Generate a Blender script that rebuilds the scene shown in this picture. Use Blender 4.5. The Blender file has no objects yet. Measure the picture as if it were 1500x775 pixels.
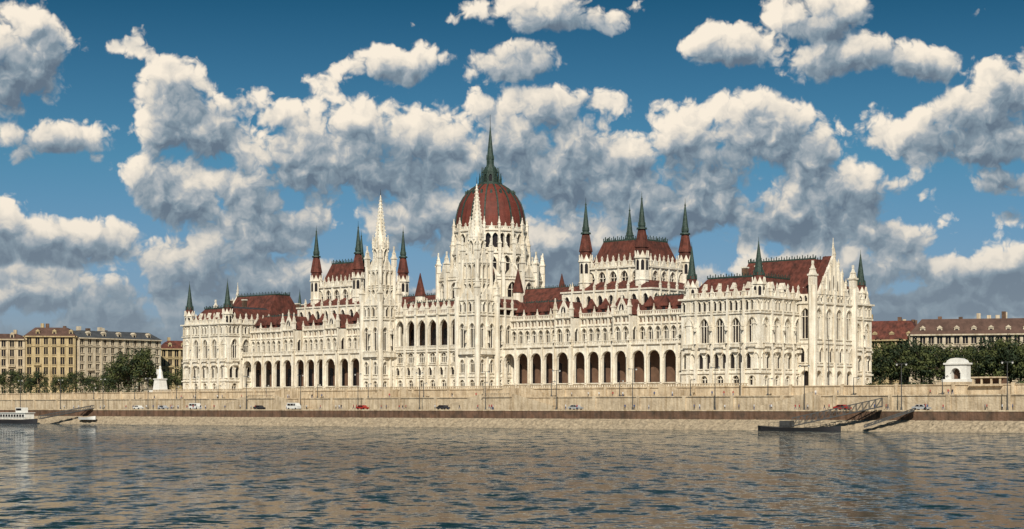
import bpy, math, random
import numpy as np
from mathutils import Vector, Matrix, noise as mnoise
random.seed(7)
R=random.random
def U(a,b): return a+(b-a)*R()
scene=bpy.context.scene
col=scene.collection

# ------------------------------------------------------------ materials
MATS=[]
def newmat(name):
    m=bpy.data.materials.new(name); m.use_nodes=True
    MATS.append(m); return m,m.node_tree,m.node_tree.nodes['Principled BSDF'],len(MATS)-1
def sc(c,k): return (min(1,c[0]*k),min(1,c[1]*k),min(1,c[2]*k),1)
def mat(name,base,rough=.8,lo=.75,hi=1.15,scale=.6,bump=.0,bscale=3,streak=0,metal=0,tint=None,spec=.3,stripe=0):
    m,t,b,i=newmat(name); n=t.nodes; l=t.links
    geo=n.new('ShaderNodeNewGeometry')
    nz=n.new('ShaderNodeTexNoise'); nz.inputs['Scale'].default_value=scale; nz.inputs['Detail'].default_value=5; nz.inputs['Roughness'].default_value=.65
    l.new(geo.outputs['Position'],nz.inputs['Vector'])
    cr=n.new('ShaderNodeValToRGB'); cr.color_ramp.elements[0].position=.3; cr.color_ramp.elements[1].position=.7
    cr.color_ramp.elements[0].color=sc(tint if tint else base,lo); cr.color_ramp.elements[1].color=sc(base,hi)
    l.new(nz.outputs['Fac'],cr.inputs[0]); out=cr.outputs[0]
    if streak:
        mp=n.new('ShaderNodeMapping'); mp.inputs['Scale'].default_value=(1.3,1.3,.12)
        l.new(geo.outputs['Position'],mp.inputs[0])
        n2=n.new('ShaderNodeTexNoise'); n2.inputs['Scale'].default_value=1.0; n2.inputs['Detail'].default_value=3
        l.new(mp.outputs[0],n2.inputs['Vector'])
        c2=n.new('ShaderNodeValToRGB'); c2.color_ramp.elements[0].position=.32; c2.color_ramp.elements[1].position=.55
        g=1-streak; c2.color_ramp.elements[0].color=(g,g*.93,g*.83,1); c2.color_ramp.elements[1].color=(1,1,1,1)
        l.new(n2.outputs['Fac'],c2.inputs[0])
        mx=n.new('ShaderNodeMixRGB'); mx.blend_type='MULTIPLY'; mx.inputs[0].default_value=1
        l.new(out,mx.inputs[1]); l.new(c2.outputs[0],mx.inputs[2]); out=mx.outputs[0]
    l.new(out,b.inputs['Base Color'])
    b.inputs['Roughness'].default_value=rough; b.inputs['Metallic'].default_value=metal
    b.inputs['Specular IOR Level'].default_value=spec
    if bump:
        bn=n.new('ShaderNodeTexNoise'); bn.inputs['Scale'].default_value=bscale; bn.inputs['Detail'].default_value=3
        if stripe:
            mp3=n.new('ShaderNodeMapping'); mp3.inputs['Scale'].default_value=(.5,.5,stripe); l.new(geo.outputs['Position'],mp3.inputs[0]); l.new(mp3.outputs[0],bn.inputs['Vector'])
        else: l.new(geo.outputs['Position'],bn.inputs['Vector'])
        bp=n.new('ShaderNodeBump'); bp.inputs['Strength'].default_value=bump; bp.inputs['Distance'].default_value=.3
        l.new(bn.outputs['Fac'],bp.inputs['Height']); l.new(bp.outputs[0],b.inputs['Normal'])
    return i
ST =mat('white_limestone',(.80,.755,.66),.85,.86,1.05,.45,.4,2.2,.26,tint=(.75,.69,.58))
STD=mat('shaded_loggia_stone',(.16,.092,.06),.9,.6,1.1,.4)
GL =mat('window_glass',(.018,.014,.015),.25,.5,1.5,.4,spec=.3)
RED=mat('red_roof_tile',(.155,.048,.034),.8,.5,1.25,.5,.6,3,.35,tint=(.095,.042,.034),stripe=4)
DOM=mat('dome_tile',(.165,.040,.028),.65,.75,1.1,.25,.3,4,.2,tint=(.13,.037,.028),stripe=4)
GRN=mat('patina_copper',(.032,.055,.045),.6,.5,1.5,1.2,.3,4)
DRK=mat('dark_lead',(.04,.042,.045),.6,.6,1.5,1)
TER=mat('terrace_limestone',(.64,.53,.38),.9,.68,1.06,.35,.5,2,.30,tint=(.58,.46,.32))
QB =mat('quay_wall_brick',(.13,.075,.050),.9,.5,1.5,.35,.5,2,.3,tint=(.13,.095,.07))
RIP=mat('riprap_stone',(.38,.31,.22),.95,.45,1.2,1.2,.9,2)
ASP=mat('asphalt',(.06,.058,.056),.9)
GRS=mat('grass',(.07,.09,.035),.95,.6,1.3,.3)
CRM=mat('cream_plaster',(.54,.45,.32),.85,.7,1.1,.3,.2,2,.3)
YEL=mat('ochre_plaster',(.47,.375,.22),.85,.75,1.1,.3,.2,2,.3)
TAN=mat('tan_plaster',(.44,.34,.22),.85,.8,1.1,.3,.2,2,.25)
LCR=mat('pale_plaster',(.60,.52,.40),.85,.7,1.1,.3,.2,2,.3)
SLT=mat('slate_roof',(.06,.065,.072),.7,.7,1.3,.4,.3,3)
BRN=mat('brown_roof',(.10,.058,.045),.8,.6,1.3,.4,.3,3)
BARK=mat('bark',(.07,.05,.035),.95)
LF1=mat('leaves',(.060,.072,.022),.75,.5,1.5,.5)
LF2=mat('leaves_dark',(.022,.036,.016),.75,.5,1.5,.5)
WHT=mat('white_paint',(.75,.74,.70),.45,.85,1.05,1)
STL=mat('grey_steel',(.08,.08,.08),.5,.7,1.2,1,metal=.3)
SKIN=mat('skin',(.45,.28,.2),.6)
HAIR=mat('hair',(.05,.03,.02),.7)
C1=mat('cloth_blue',(.06,.09,.2),.9); C2=mat('cloth_red',(.35,.05,.05),.9); C3=mat('cloth_white',(.6,.6,.6),.9); C4=mat('cloth_dark',(.03,.03,.035),.9)
CRED=mat('red_car_paint',(.35,.03,.02),.3); CSIL=mat('silver_car_paint',(.4,.41,.42),.3,spec=.5); TYRE=mat('tyre',(.02,.02,.02),.9)
# ------------------------------------------------------------ builder
class Part:
    def __init__(s): s.v=[];s.f=[];s.m=[]
    def face(s,pts,m):
        n=len(s.v); s.v.extend(pts); s.f.append(tuple(range(n,n+len(pts)))); s.m.append(m)
    def make(s,name,parent=None,loc=None,smooth=False):
        me=bpy.data.meshes.new(name); me.from_pydata(s.v,[],s.f)
        used=sorted(set(s.m)); mp={u:i for i,u in enumerate(used)}
        for u in used: me.materials.append(MATS[u])
        me.polygons.foreach_set('material_index',[mp[x] for x in s.m])
        if smooth: me.polygons.foreach_set('use_smooth',[True]*len(s.f))
        me.update()
        o=bpy.data.objects.new(name,me); col.objects.link(o)
        if parent: o.parent=parent
        if loc: o.location=loc
        return o
class Fr:
    def __init__(s,o,d,n): s.o=o;s.d=d;s.n=n
    def p(s,t,z,d=0): return (s.o[0]+s.d[0]*t+s.n[0]*d, s.o[1]+s.d[1]*t+s.n[1]*d, z)
    def at(s,t,d,k):
        q=s.p(t,0,d)[:2]; D=s.d;N=s.n; nD=(-D[0],-D[1]); nN=(-N[0],-N[1])
        if k=='f': return Fr(q,D,N)
        if k=='r': return Fr(q,nN,nD)
        if k=='l': return Fr(q,nN,D)
        if k=='b': return Fr(q,D,nN)
def fbox(P,F,t0,t1,z0,z1,d0,d1,m,bot=True):
    a=[F.p(t0,z0,d0),F.p(t1,z0,d0),F.p(t1,z0,d1),F.p(t0,z0,d1)]
    b=[F.p(t0,z1,d0),F.p(t1,z1,d0),F.p(t1,z1,d1),F.p(t0,z1,d1)]
    P.face(b,m)
    if bot: P.face(a,m)
    for i in range(4):
        j=(i+1)%4; P.face([a[i],a[j],b[j],b[i]],m)
def frus(P,F,A,z0,B,z1,m,cap=True):
    def c(q,z): return [F.p(q[0],z,q[2]),F.p(q[1],z,q[2]),F.p(q[1],z,q[3]),F.p(q[0],z,q[3])]
    a=c(A,z0);b=c(B,z1)
    for i in range(4):
        j=(i+1)%4; P.face([a[i],a[j],b[j],b[i]],m)
    if cap: P.face(b,m)
def prism(P,F,t,d,n,r0,z0,r1,z1,m,rot=None,cap=True):
    if rot is None: rot=math.pi/n
    a=[];b=[]
    for i in range(n):
        an=rot+2*math.pi*i/n; c,s=math.cos(an),math.sin(an)
        a.append(F.p(t+c*r0,z0,d+s*r0)); b.append(F.p(t+c*r1,z1,d+s*r1))
    for i in range(n):
        j=(i+1)%n; P.face([a[i],a[j],b[j],b[i]],m)
    if cap and r1>.15: P.face(b,m)
def ringfr(F,t,d,n,r,rot=None):
    if rot is None: rot=math.pi/n
    out=[]
    for i in range(n):
        a0=rot+2*math.pi*i/n; a1=rot+2*math.pi*(i+1)/n
        p0=F.p(t+math.cos(a0)*r,0,d+math.sin(a0)*r); p1=F.p(t+math.cos(a1)*r,0,d+math.sin(a1)*r)
        L=math.dist(p0,p1); D=((p1[0]-p0[0])/L,(p1[1]-p0[1])/L)
        am=(a0+a1)/2; q=F.p(t+math.cos(am)*r,0,d+math.sin(am)*r); c=F.p(t,0,d)
        N=(q[0]-c[0],q[1]-c[1]); l=math.hypot(*N); N=(N[0]/l,N[1]/l)
        out.append((Fr(p0[:2],D,N),L))
    return out
def archpts(tc,hw,oz1,kind,n=4):
    if kind=='s': return [(tc-hw,oz1),(tc+hw,oz1)]
    pm=math.radians(62 if kind=='p' else 90)
    rise=hw*(1.5 if kind=='p' else 1.0)
    sp=oz1-rise; L=[]
    for i in range(n+1):
        u=pm*i/n; L.append((tc-hw+hw*(1-math.cos(u))/(1-math.cos(pm)), sp+rise*math.sin(u)/math.sin(pm)))
    Rr=[(2*tc-a,b) for a,b in reversed(L[:-1])]
    return L+Rr
def bay(P,F,t0,t1,z0,z1,hw,oz0,oz1,kind='p',dep=.5,m=ST,back=GL,mull=0,hood=True):
    tc=(t0+t1)/2; p=F.p; A=archpts(tc,hw,oz1,kind); sp=A[0][1]
    l,r=tc-hw,tc+hw
    P.face([p(t0,z0),p(l,z0),p(l,z1),p(t0,z1)],m)
    P.face([p(r,z0),p(t1,z0),p(t1,z1),p(r,z1)],m)
    if oz0>z0+.01: P.face([p(l,z0),p(r,z0),p(r,oz0),p(l,oz0)],m)
    for (a,b),(c,d) in zip(A,A[1:]):
        P.face([p(a,b),p(c,d),p(c,z1),p(a,z1)],m)
        P.face([p(a,b),p(c,d),p(c,d,-dep),p(a,b,-dep)],m)
    P.face([p(l,oz0),p(l,sp),p(l,sp,-dep),p(l,oz0,-dep)],m)
    P.face([p(r,oz0),p(r,sp),p(r,sp,-dep),p(r,oz0,-dep)],m)
    P.face([p(l,oz0),p(r,oz0),p(r,oz0,-dep),p(l,oz0,-dep)],m)
    if back is not None: P.face([p(l,oz0,-dep),p(r,oz0,-dep),p(r,oz1,-dep),p(l,oz1,-dep)],back)
    if mull:
        q=dep*.55
        for k in range(mull):
            c=l+(r-l)*(k+1)/(mull+1); fbox(P,F,c-.09,c+.09,oz0,oz1-(.15 if kind=='s' else hw*.35),-q-.15,-q+.1,m)
        fbox(P,F,l,r,sp-.15,sp+.06,-q-.12,-q+.06,m)
    if hood:
        hwid=.17 if hw<1.5 else .28
        o=[(tc+(a-tc)*(1+hwid/hw), sp+(b-sp)*(1+hwid/max(hw,.3)) if b>sp else b) for a,b in A]
        if kind=='s': o=[(l-hwid,oz1+hwid),(r+hwid,oz1+hwid)]
        for k in range(len(A)-1):
            a,c=A[k],A[k+1]; a2,c2=o[k],o[k+1]; e=.22
            P.face([p(*a,e),p(*c,e),p(*c2,e),p(*a2,e)],m)
            P.face([p(*a2,e),p(*c2,e),p(*c2,0),p(*a2,0)],m)
            P.face([p(*a,e),p(*c,e),p(*c,0),p(*a,0)],m)
        fbox(P,F,l-.2,r+.2,oz0-.28,oz0-.02,0,.3,m)
def row(P,F,t0,t1,n,z0,z1,hw,oz0,oz1,kind='p',dep=.5,m=ST,back=GL,mull=0,hood=True):
    w=(t1-t0)/n
    for i in range(n): bay(P,F,t0+i*w,t0+(i+1)*w,z0,z1,min(hw,w*.44),oz0,oz1,kind,dep,m,back,mull,hood)
def pin(P,F,t,d,z,w,h,m=ST):
    a=w/2
    fbox(P,F,t-a,t+a,z,z+h*.42,d-a,d+a,m,False)
    fbox(P,F,t-a*1.3,t+a*1.3,z+h*.38,z+h*.45,d-a*1.3,d+a*1.3,m)
    prism(P,F,t,d,4,a*1.35,z+h*.45,.03,z+h*.96,m,math.pi/4,False)
    fbox(P,F,t-a*.3,t+a*.3,z+h*.86,z+h,d-a*.3,d+a*.3,m)
    fbox(P,F,t-a*.75,t+a*.75,z+h*.64,z+h*.68,d-a*.75,d+a*.75,m)
def gable(P,F,t0,t1,z,h,d0,d1,m=ST,roof=RED,deep=0,fin=True):
    tc=(t0+t1)/2;p=F.p
    for d in (d0,d1): P.face([p(t0,z,d),p(t1,z,d),p(tc,z+h,d)],m)
    P.face([p(t0,z,d0),p(tc,z+h,d0),p(tc,z+h,d1),p(t0,z,d1)],m)
    P.face([p(t1,z,d0),p(tc,z+h,d0),p(tc,z+h,d1),p(t1,z,d1)],m)
    if deep:
        for s in (t0,t1): P.face([p(s,z,d0),p(tc,z+h-.25,d0),p(tc,z+h-.25,d0-deep),p(s,z,d0-deep)],roof)
    if fin:
        w=min(.35,(t1-t0)*.12); pin(P,F,tc,(d0+d1)/2,z+h-.3,w*1.4,max(1.0,h*.45),m)
def balus(P,F,t0,t1,z,h,step=.8,m=ST,d=0):
    fbox(P,F,t0,t1,z,z+.18,d-.25,d+.05,m); fbox(P,F,t0,t1,z+h-.2,z+h,d-.28,d+.08,m)
    n=max(1,int((t1-t0)/step)); w=(t1-t0)/n
    for i in range(n):
        c=t0+(i+.5)*w; fbox(P,F,c-w*.22,c+w*.22,z+.18,z+h-.2,d-.2,d,m,False)
def crest(P,F,t0,t1,d,z,h=1.0,m=GRN,step=.9):
    fbox(P,F,t0,t1,z,z+h*.3,d-.12,d+.12,m)
    n=max(1,int((t1-t0)/step))
    for i in range(n+1):
        c=t0+(t1-t0)*i/n; fbox(P,F,c-.12,c+.12,z,z+h*(1 if i%2 else .75),d-.08,d+.08,m,False)
def block(P,F,t0,t1,dF,dB,floors,nf,ns,top,bands=(),pw=.8,pz=None,pinh=3.4,sides='frlb',pils=True):
    L=t1-t0;Wd=dF-dB
    fr={'f':(F.at(t0,dF,'f'),L,nf),'r':(F.at(t0,dF,'r'),Wd,ns),'l':(F.at(t1,dF,'l'),Wd,ns),'b':(F.at(t0,dB,'b'),L,nf)}
    for k in sides:
        G,LL,n=fr[k]
        for fl in floors:
            (z0,z1,mul,hw,o0,o1,kind,dep,mu)=fl
            row(P,G,0,LL,n*mul,z0,z1,hw,o0,o1,kind,dep,ST,GL,mu)
        if pils:
            zb=floors[0][0]
            for i in range(1,n):
                c=LL*i/n
                fbox(P,G,c-pw/2,c+pw/2,zb,top,0,.45,ST,False)
                fbox(P,G,c-pw/2-.1,c+pw/2+.1,zb,zb+(top-zb)*.3,0,.8,ST,False)
                if pinh: pin(P,G,c,.1,top,pw*.95,pinh)
    for (a,b,pr) in bands: fbox(P,F,t0-pr,t1+pr,a,b,dB-pr,dF+pr,ST)
    P.face([F.p(t0,top,dF),F.p(t1,top,dF),F.p(t1,top,dB),F.p(t0,top,dB)],DRK)
    return fr
def turret(P,F,t,d,zb,zt,r,ztip,red=False,n=8):
    prism(P,F,t,d,n,r,zb,r,zt,ST)
    for z in (zb+(zt-zb)*.35,zb+(zt-zb)*.62): prism(P,F,t,d,n,r*1.12,z,r*1.12,z+.35,ST)
    for G,L in ringfr(F,t,d,n,r+.02):
        zz=zt-4.2
        if zz>zb: 
            A=archpts(L/2,L*.3,zt-.9,'p',3); pts=[G.p(a,b,.02) for a,b in A]; P.face([G.p(L/2-L*.3,zz,.02),G.p(L/2+L*.3,zz,.02)]+pts[::-1],GL)
        gable(P,G,0,L,zt,L*1.1,-.1,.14,ST,RED,0,False)
    prism(P,F,t,d,n,r*1.18,zt-.5,r*1.18,zt,ST)
    H=ztip-zt
    if red:
        z1=zt+H*.14; z2=zt+H*.42
        prism(P,F,t,d,n,r*.95,zt,r*.9,z1,RED); prism(P,F,t,d,n,r*1.05,z1,r*.55,z2,RED)
        prism(P,F,t,d,n,r*.8,z2,r*.72,z2+.5,GRN)
        prism(P,F,t,d,n,r*.5,z2+.5,r*.5,z2+H*.06,GRN)
        for G,L in ringfr(F,t,d,n,r*.52): gable(P,G,0,L,z2+H*.05,1.2,-.05,.1,GRN,GRN,0,False)
        prism(P,F,t,d,n,r*.52,z2+H*.06,.1,ztip-1.5,GRN)
        prism(P,F,t,d,6,.3,ztip-H*.12,.3,ztip-H*.12+.3,GRN)
    else:
        prism(P,F,t,d,n,r*1.02,zt,r*.72,zt+H*.22,RED)
        for G,L in ringfr(F,t,d,n,r*.8): gable(P,G,0,L,zt+H*.16,1.5,-.05,.12,GRN,GRN,0,False)
        prism(P,F,t,d,n,r*.68,zt+H*.22,.09,ztip-1.2,GRN)
        prism(P,F,t,d,6,.28,zt+H*.72,.28,zt+H*.72+.25,GRN)
    prism(P,F,t,d,4,.09,ztip-2,.03,ztip,GRN)
def niche_statue(P,F,t,d,z,h=2.2):
    prism(P,F,t,d,6,.34,z,.26,z+h*.55,ST); prism(P,F,t,d,6,.3,z+h*.55,.16,z+h*.82,ST); prism(P,F,t,d,6,.14,z+h*.82,.12,z+h,ST)

# ------------------------------------------------------------ parliament
PX,PY=69.5,494.0; ANG=math.atan2(-.670,.742)
par=bpy.data.objects.new('parliament_building',None); col.objects.link(par)
par.location=(PX,PY,0); par.rotation_euler=(0,0,ANG)
F0=Fr((0,0),(-1,0),(0,-1)); CEN=129.0
F1=Fr((-2*CEN,0),(1,0),(0,-1))
BZ=11.0
def pavilion(F,name):
    P=Part()
    floors=[(BZ,16.2,1,1.05,12.7,15.4,'r',.7,1),(16.2,23.6,2,.85,17.4,21.8,'p',.7,0),(23.6,33.2,1,1.5,24.8,31.9,'p',.95,2),(33.2,37.6,3,.5,33.9,36.8,'p',.45,0)]
    bands=[(16.0,16.5,.4),(23.0,23.5,.35),(32.9,33.3,.4),(37.3,37.8,.7)]
    block(P,F,-2.5,25,2.5,-57.8,floors,5,11,37.8,bands,.8)
    frus(P,F,(-3.6,26,-59,3.8),9,(-2.9,25.3,-58.2,3.0),12.4,ST)
    for G,L in ((F.at(-2.5,2.5,'f'),27.5),(F.at(-2.5,2.5,'r'),60.3),(F.at(25,2.5,'l'),60.3)):
        balus(P,G,1.4,L-1.4,37.8,1.5,.75)
        n=5 if L<30 else 11
        for i in range(n):
            c=L*(i+.5)/n
            gable(P,G,c-1.5,c+1.5,37.8,2.9,0,.3,ST,RED,0,True)
            fbox(P,G,c-.9,c+.9,22.0,22.9,.0,.9,ST); balus(P,G,c-1.6,c+1.6,23.5,1.0,.4,ST,.9)
            if i: niche_statue(P,G,L*i/n,.85,24.6,2.4); pin(P,G,L*i/n,.75,28.2,.6,2.6)
    for (t,d) in ((-1.6,1.6),(21.5,1.8)): turret(P,F,t+.9,d-.9,BZ,41.5,1.9,54.5)
    turret(P,F,-.6,-54.5,BZ,41.5,1.9,54.5); turret(P,F,23,-54.5,BZ,41.5,1.9,54)
    frus(P,F,(-1.2,23.8,-57,1.4),37.9,(3,20,-53,-3.5),43.6,RED)
    frus(P,F,(3,20,-53,-3.5),43.6,(5.5,17.5,-51,-6),44.4,DRK)
    for G,L in ((F.at(3,-3.5,'f'),17),(F.at(3,-3.5,'r'),49.5)): crest(P,G,0,L,-.1,43.7,1.3)
    frus(P,F,(-5,22.5,-38.5,-17.5),38,(-3.5,20,-31.5,-24.5),49.6,RED)
    crest(P,F,-3.5,20,-24.6,49.6,1.4); crest(P,F,-3.5,20,-31.4,49.6,1.4)
    crest(P,F.at(20,-24.5,'r'),0,7,0,49.6,1.4)
    fl2=[(BZ,18.5,1,1.6,11.2,17,'r',1.4,0),(18.5,25,2,.8,19.4,23.6,'p',.6,0),(25,36.5,1,1.6,26.2,35,'p',.9,2),(36.5,39,3,.45,36.9,38.6,'p',.3,0)]
    block(P,F,-7.5,-2.4,-17,-39,fl2,1,4,39,[(18.3,18.8,.35),(24.7,25.1,.3),(36.2,36.6,.4)],.9,pinh=3.5)
    G=F.at(-7.5,-17,'r')
    gable(P,G,2.5,19.5,39.0,11.8,-.6,.15,ST,RED,3,True)
    for (a,b) in ((.0,4),(22,4)): 
        prism(P,G,a,-.2,8,1.3,BZ,1.3,41.5,ST); pin(P,G,a,-.2,41.5,1.8,7)
    for k in range(7):
        c=11+(k-3)*2.1; zt=49.2-abs(k-3)*2.75
        fbox(P,G,c-.22,c+.22,39,zt+.9,.15,.45,ST); pin(P,G,c,.25,zt+.9,.55,2.4)
    for k in (-1,0,1):
        A=archpts(11+k*2.1,.6,45-abs(k)*1.6,'p',3); P.face([G.p(11+k*2.1-.6,40.3,.18),G.p(11+k*2.1+.6,40.3,.18)]+[G.p(a,b,.18) for a,b in A][::-1],GL)
    for i in range(4):
        c=4+5*i; gable(P,F,c-1.1,c+1.1,40.2,1.9,-2.4,-.6,ST,RED,2,False); fbox(P,F,c-1.0,c+1.0,38.5,40.2,-2.4,-.7,ST); fbox(P,F,c-.6,c+.6,38.9,40.1,-.72,-.66,GL)
    for i in range(8):
        c=6+6*i
        if 16<c<40: continue
        H=F.at(-2.5,0,'r'); gable(P,H,c-1.1,c+1.1,40.2,1.9,-3.2,-1.4,ST,RED,2,False); fbox(P,H,c-1,c+1,38.5,40.2,-3.4,-1.5,ST); fbox(P,H,c-.6,c+.6,38.9,40.1,-1.52,-1.46,GL)
    for (t,d) in ((8,-12),(14,-14),(10,-44),(15,-47),(7,-50)):
        fbox(P,F,t-.8,t+.8,43,47.2,d-.6,d+.6,QB); fbox(P,F,t-.95,t+.95,47.2,47.6,d-.75,d+.75,ST)
    P.make(name,par)
pavilion(F0,'south_pavilion'); pavilion(F1,'north_pavilion')

def wing(F,name):
    P=Part()
    segs=[(25.2,48.8,4,0),(48.8,55,1,1),(55,71.8,3,0),(71.8,78.4,1,1),(78.4,101.2,4,0)]
    AD=-4.0
    fbox(P,F,25,101.4,BZ,13.9,-9,AD-.02,ST)
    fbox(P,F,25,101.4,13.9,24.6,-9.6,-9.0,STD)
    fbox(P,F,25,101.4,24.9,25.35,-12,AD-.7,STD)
    for (a,b,n,g) in segs:
        G=F.at(0,AD+(1.0 if g else 0),'f'); w=(b-a)/n
        hw=w/2-(.62 if not g else 1.0)
        row(P,G,a,b,n,13.4,25.4,hw,13.9,23.6,'r',.9,ST,None,0,True)
        row(P,G,a,b,n,BZ,13.4,.5,11.6,12.8,'s',.3,ST,GL,0,False)
        for i in range(n+1):
            c=a+i*w
            fbox(P,G,c-.38,c+.38,BZ,25.3,0,.5,ST,False); prism(P,G,c,.5,6,.28,13.9,.28,21.5,ST)
            pin(P,G,c,.25,26.6,.6,2.0)
        for i in range(n):
            c=a+(i+.5)*w; A=archpts(c,.95,20.5,'r',3); H=F.at(0,-8.97,'f')
            P.face([H.p(c-.95,14.0),H.p(c+.95,14.0)]+[H.p(x,z) for x,z in A][::-1],GL)
        fbox(P,G,a,b,25.3,25.7,-1,.55,ST); balus(P,G,a+.01,b-.01,25.7,1.15,.7,ST,.35)
        D=-8 if not g else -3.6
        H=F.at(0,D,'f'); 
        k=2 if not g else 1
        row(P,H,a,b,n*k if not g else 2,25.4,31.8,1.05,26.3,31.1,'p',1.0,ST,GL,1)
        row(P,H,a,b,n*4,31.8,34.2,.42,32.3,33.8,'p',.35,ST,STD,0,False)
        fbox(P,H,a,b,34.2,34.6,-1,.65,ST); fbox(P,H,a,b,31.6,31.9,0,.35,ST)
        balus(P,H,a+.01,b-.01,34.6,1.2,.7,ST,.2)
        for i in range(n*2+1):
            c=a+i*w/2; 
            fbox(P,H,c-.22,c+.22,25.4,34.5,0,.4,ST,False)
            if i%2==0 or g: pin(P,H,c,.15,34.6,.62,3.2)
        for i in range(n):
            c=a+(i+.5)*w
            if not g:
                fbox(P,H,c-1.2,c+1.2,35,37,-2.6,-.9,RED); fbox(P,H,c-.6,c+.6,35.6,36.7,-.92,-.85,GL)
                frus(P,H,(c-1.6,c+1.6,-3.3,-.5),37,(c-.15,c+.15,-2.1,-1.8),40.3,RED)
        if g:
            for s in 'rl':
                K=F.at(a if s=='r' else b,D,s); row(P,K,0,4.6,1,25.4,34.2,.7,26.3,31,'p',.4)
            gable(P,H,a+.2,b-.2,34.6,5.2,-.3,.2,ST,RED,9,True)
            A=archpts((a+b)/2,.9,38,'p',3); P.face([H.p((a+b)/2-.9,35.8,.24),H.p((a+b)/2+.9,35.8,.24)]+[H.p(x,z,.24) for x,z in A][::-1],GL)
            for c in (a,b): pin(P,H,c,.2,34.6,1.0,6)
    frus(P,F,(24,103,-52,-9.4),34.6,(24,103,-46,-14),40.4,RED)
    frus(P,F,(24,103,-46,-14),40.4,(24,103,-40,-20),41.3,DRK)
    crest(P,F,26,101,-14.1,40.3,.9,GRN,1.1)
    P.make(name,par)
wing(F0,'south_wing'); wing(F1,'north_wing')

def tower(F,P,t,d):
    h=4.4
    fl=[(BZ,16.2,1,.95,12.4,15.2,'r',.6,1),(16.2,23,1,.95,17.5,21.8,'p',.6,1),(23,36,1,1.15,25.5,33.4,'p',.8,1),(36,41,2,.6,37,40.2,'p',.5,0)]
    block(P,F,t-h,t+h,d+h,d-h,fl,2,2,41,[(16,16.4,.3),(22.7,23.1,.3),(35.8,36.2,.4),(40.6,41,.4)],.6,pinh=4)
    frus(P,F,(t-5.6,t+5.6,d-5,d+5.6),9,(t-4.8,t+4.8,d-4.6,d+4.8),12.6,ST)
    for a in (-1,1):
        for b in (-1,1):
            prism(P,F,t+a*h,d+b*h,8,.95,BZ,.95,42,ST); pin(P,F,t+a*h,d+b*h,42,1.5,7)
    for G in (F.at(t-h,d+h,'f'),F.at(t-h,d+h,'r'),F.at(t+h,d+h,'l')):
        gable(P,G,.9,2*h-.9,41,4.2,-.3,.1); balus(P,G,1.2,2*h-1.2,24,1.1,.5,ST,1.0); fbox(P,G,1.2,2*h-1.2,23.3,24,0,1.1,ST)
        niche_statue(P,G,h,.8,27,2.4); pin(P,G,h,.7,31,.7,3)
    h2=3.2
    fl=[(41,47,1,.75,42.2,46.2,'p',.9,0),(47,53,1,.8,47.8,52.3,'p',1.2,0)]
    block(P,F,t-h2,t+h2,d+h2,d-h2,fl,3,3,53,[(46.8,47.1,.25),(52.6,53,.35)],.35,pinh=2.5)
    for a in (-1,1):
        for b in (-1,1):
            prism(P,F,t+a*h2,d+b*h2,8,.75,41,.75,54,ST); pin(P,F,t+a*h2,d+b*h2,54,1.3,7)
    for G in (F.at(t-h2,d+h2,'f'),F.at(t-h2,d+h2,'r'),F.at(t+h2,d+h2,'l')): gable(P,G,.6,2*h2-.6,53,4,-.3,.1)
    for G,L in ringfr(F,t,d,8,2.75):
        bay(P,G,0,L,53,61,.7,54.5,60,'p',1.1); gable(P,G,.05,L-.05,61,3,-.2,.1,ST,RED,0,False); pin(P,G,0,0,60.2,.55,4.6)
    prism(P,F,t,d,8,2.35,61,.12,78.4,ST)
    prism(P,F,t,d,6,.35,77.2,.35,77.6,ST); prism(P,F,t,d,4,.12,78,.04,80.6,DRK)
    for k in range(8):
        an=math.pi/8+k*math.pi/4
        for j in range(12):
            z=62.5+j*1.25; r=2.35*(78.4-z)/17.4+.1
            c,s=t+math.cos(an)*r,d+math.sin(an)*r; fbox(P,F,c-.14,c+.14,z,z+.32,s-.14,s+.14,ST)
P=Part()
for F in (F0,F1):
    tower(F,P,106.6,2.6)
    fl=[(BZ,16.2,1,.9,12.6,15.4,'r',.6,1),(16.2,23,1,.85,17.6,21.8,'p',.6,1),(23,36,1,1.1,25.5,33,'p',.8,1)]
    block(P,F,101.2,111,-1.2,-12,fl,3,3,38.5,[(16,16.4,.3),(22.7,23.1,.3),(35.8,36.2,.3),(38,38.5,.4)],.6,pinh=4)
    for (a,b) in ((101.2,-1.2),): prism(P,F,a,b,8,.9,BZ,.9,40,ST); pin(P,F,a,b,40,1.4,6)
F=F0; a,b=111.0,147.0; G=F.at(0,0,'f')
row(P,G,a,b,7,BZ,16.4,1.0,12.6,15.5,'r',.6,ST,GL,1)
row(P,G,a,b,14,16.4,20.6,.75,17.1,19.8,'p',.5)
row(P,G,a,b,7,20.6,25.0,1.3,21.3,24.5,'r',.6,ST,GL,2)
row(P,G,a,b,7,25.0,37.0,2.0,26.0,35.6,'p',.9,ST,None)
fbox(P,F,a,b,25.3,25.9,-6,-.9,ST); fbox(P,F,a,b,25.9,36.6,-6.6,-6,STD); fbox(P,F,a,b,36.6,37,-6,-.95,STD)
for i in range(7):
    c=a+(i+.5)*36/7; H=F.at(0,-5.97,'f'); A=archpts(c,1.1,33,'p',3)
    P.face([H.p(c-1.1,26),H.p(c+1.1,26)]+[H.p(x,z) for x,z in A][::-1],GL)
for i in range(8):
    c=a+i*36/7; fbox(P,G,c-.4,c+.4,BZ,37,0,.7,ST,False); fbox(P,G,c-.5,c+.5,BZ,20,0,1.1,ST,False); pin(P,G,c,.3,37.2,1.0,5.5); niche_statue(P,G,c,1.0,20.2,2.4)
for i in range(7):
    c=a+(i+.5)*36/7; gable(P,G,c-1.9,c+1.9,38.6,2.3,-.2,.1); balus(P,G,a+i*36/7+.5,a+(i+1)*36/7-.5,25.6,1.3,.45,ST,.5)
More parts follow.
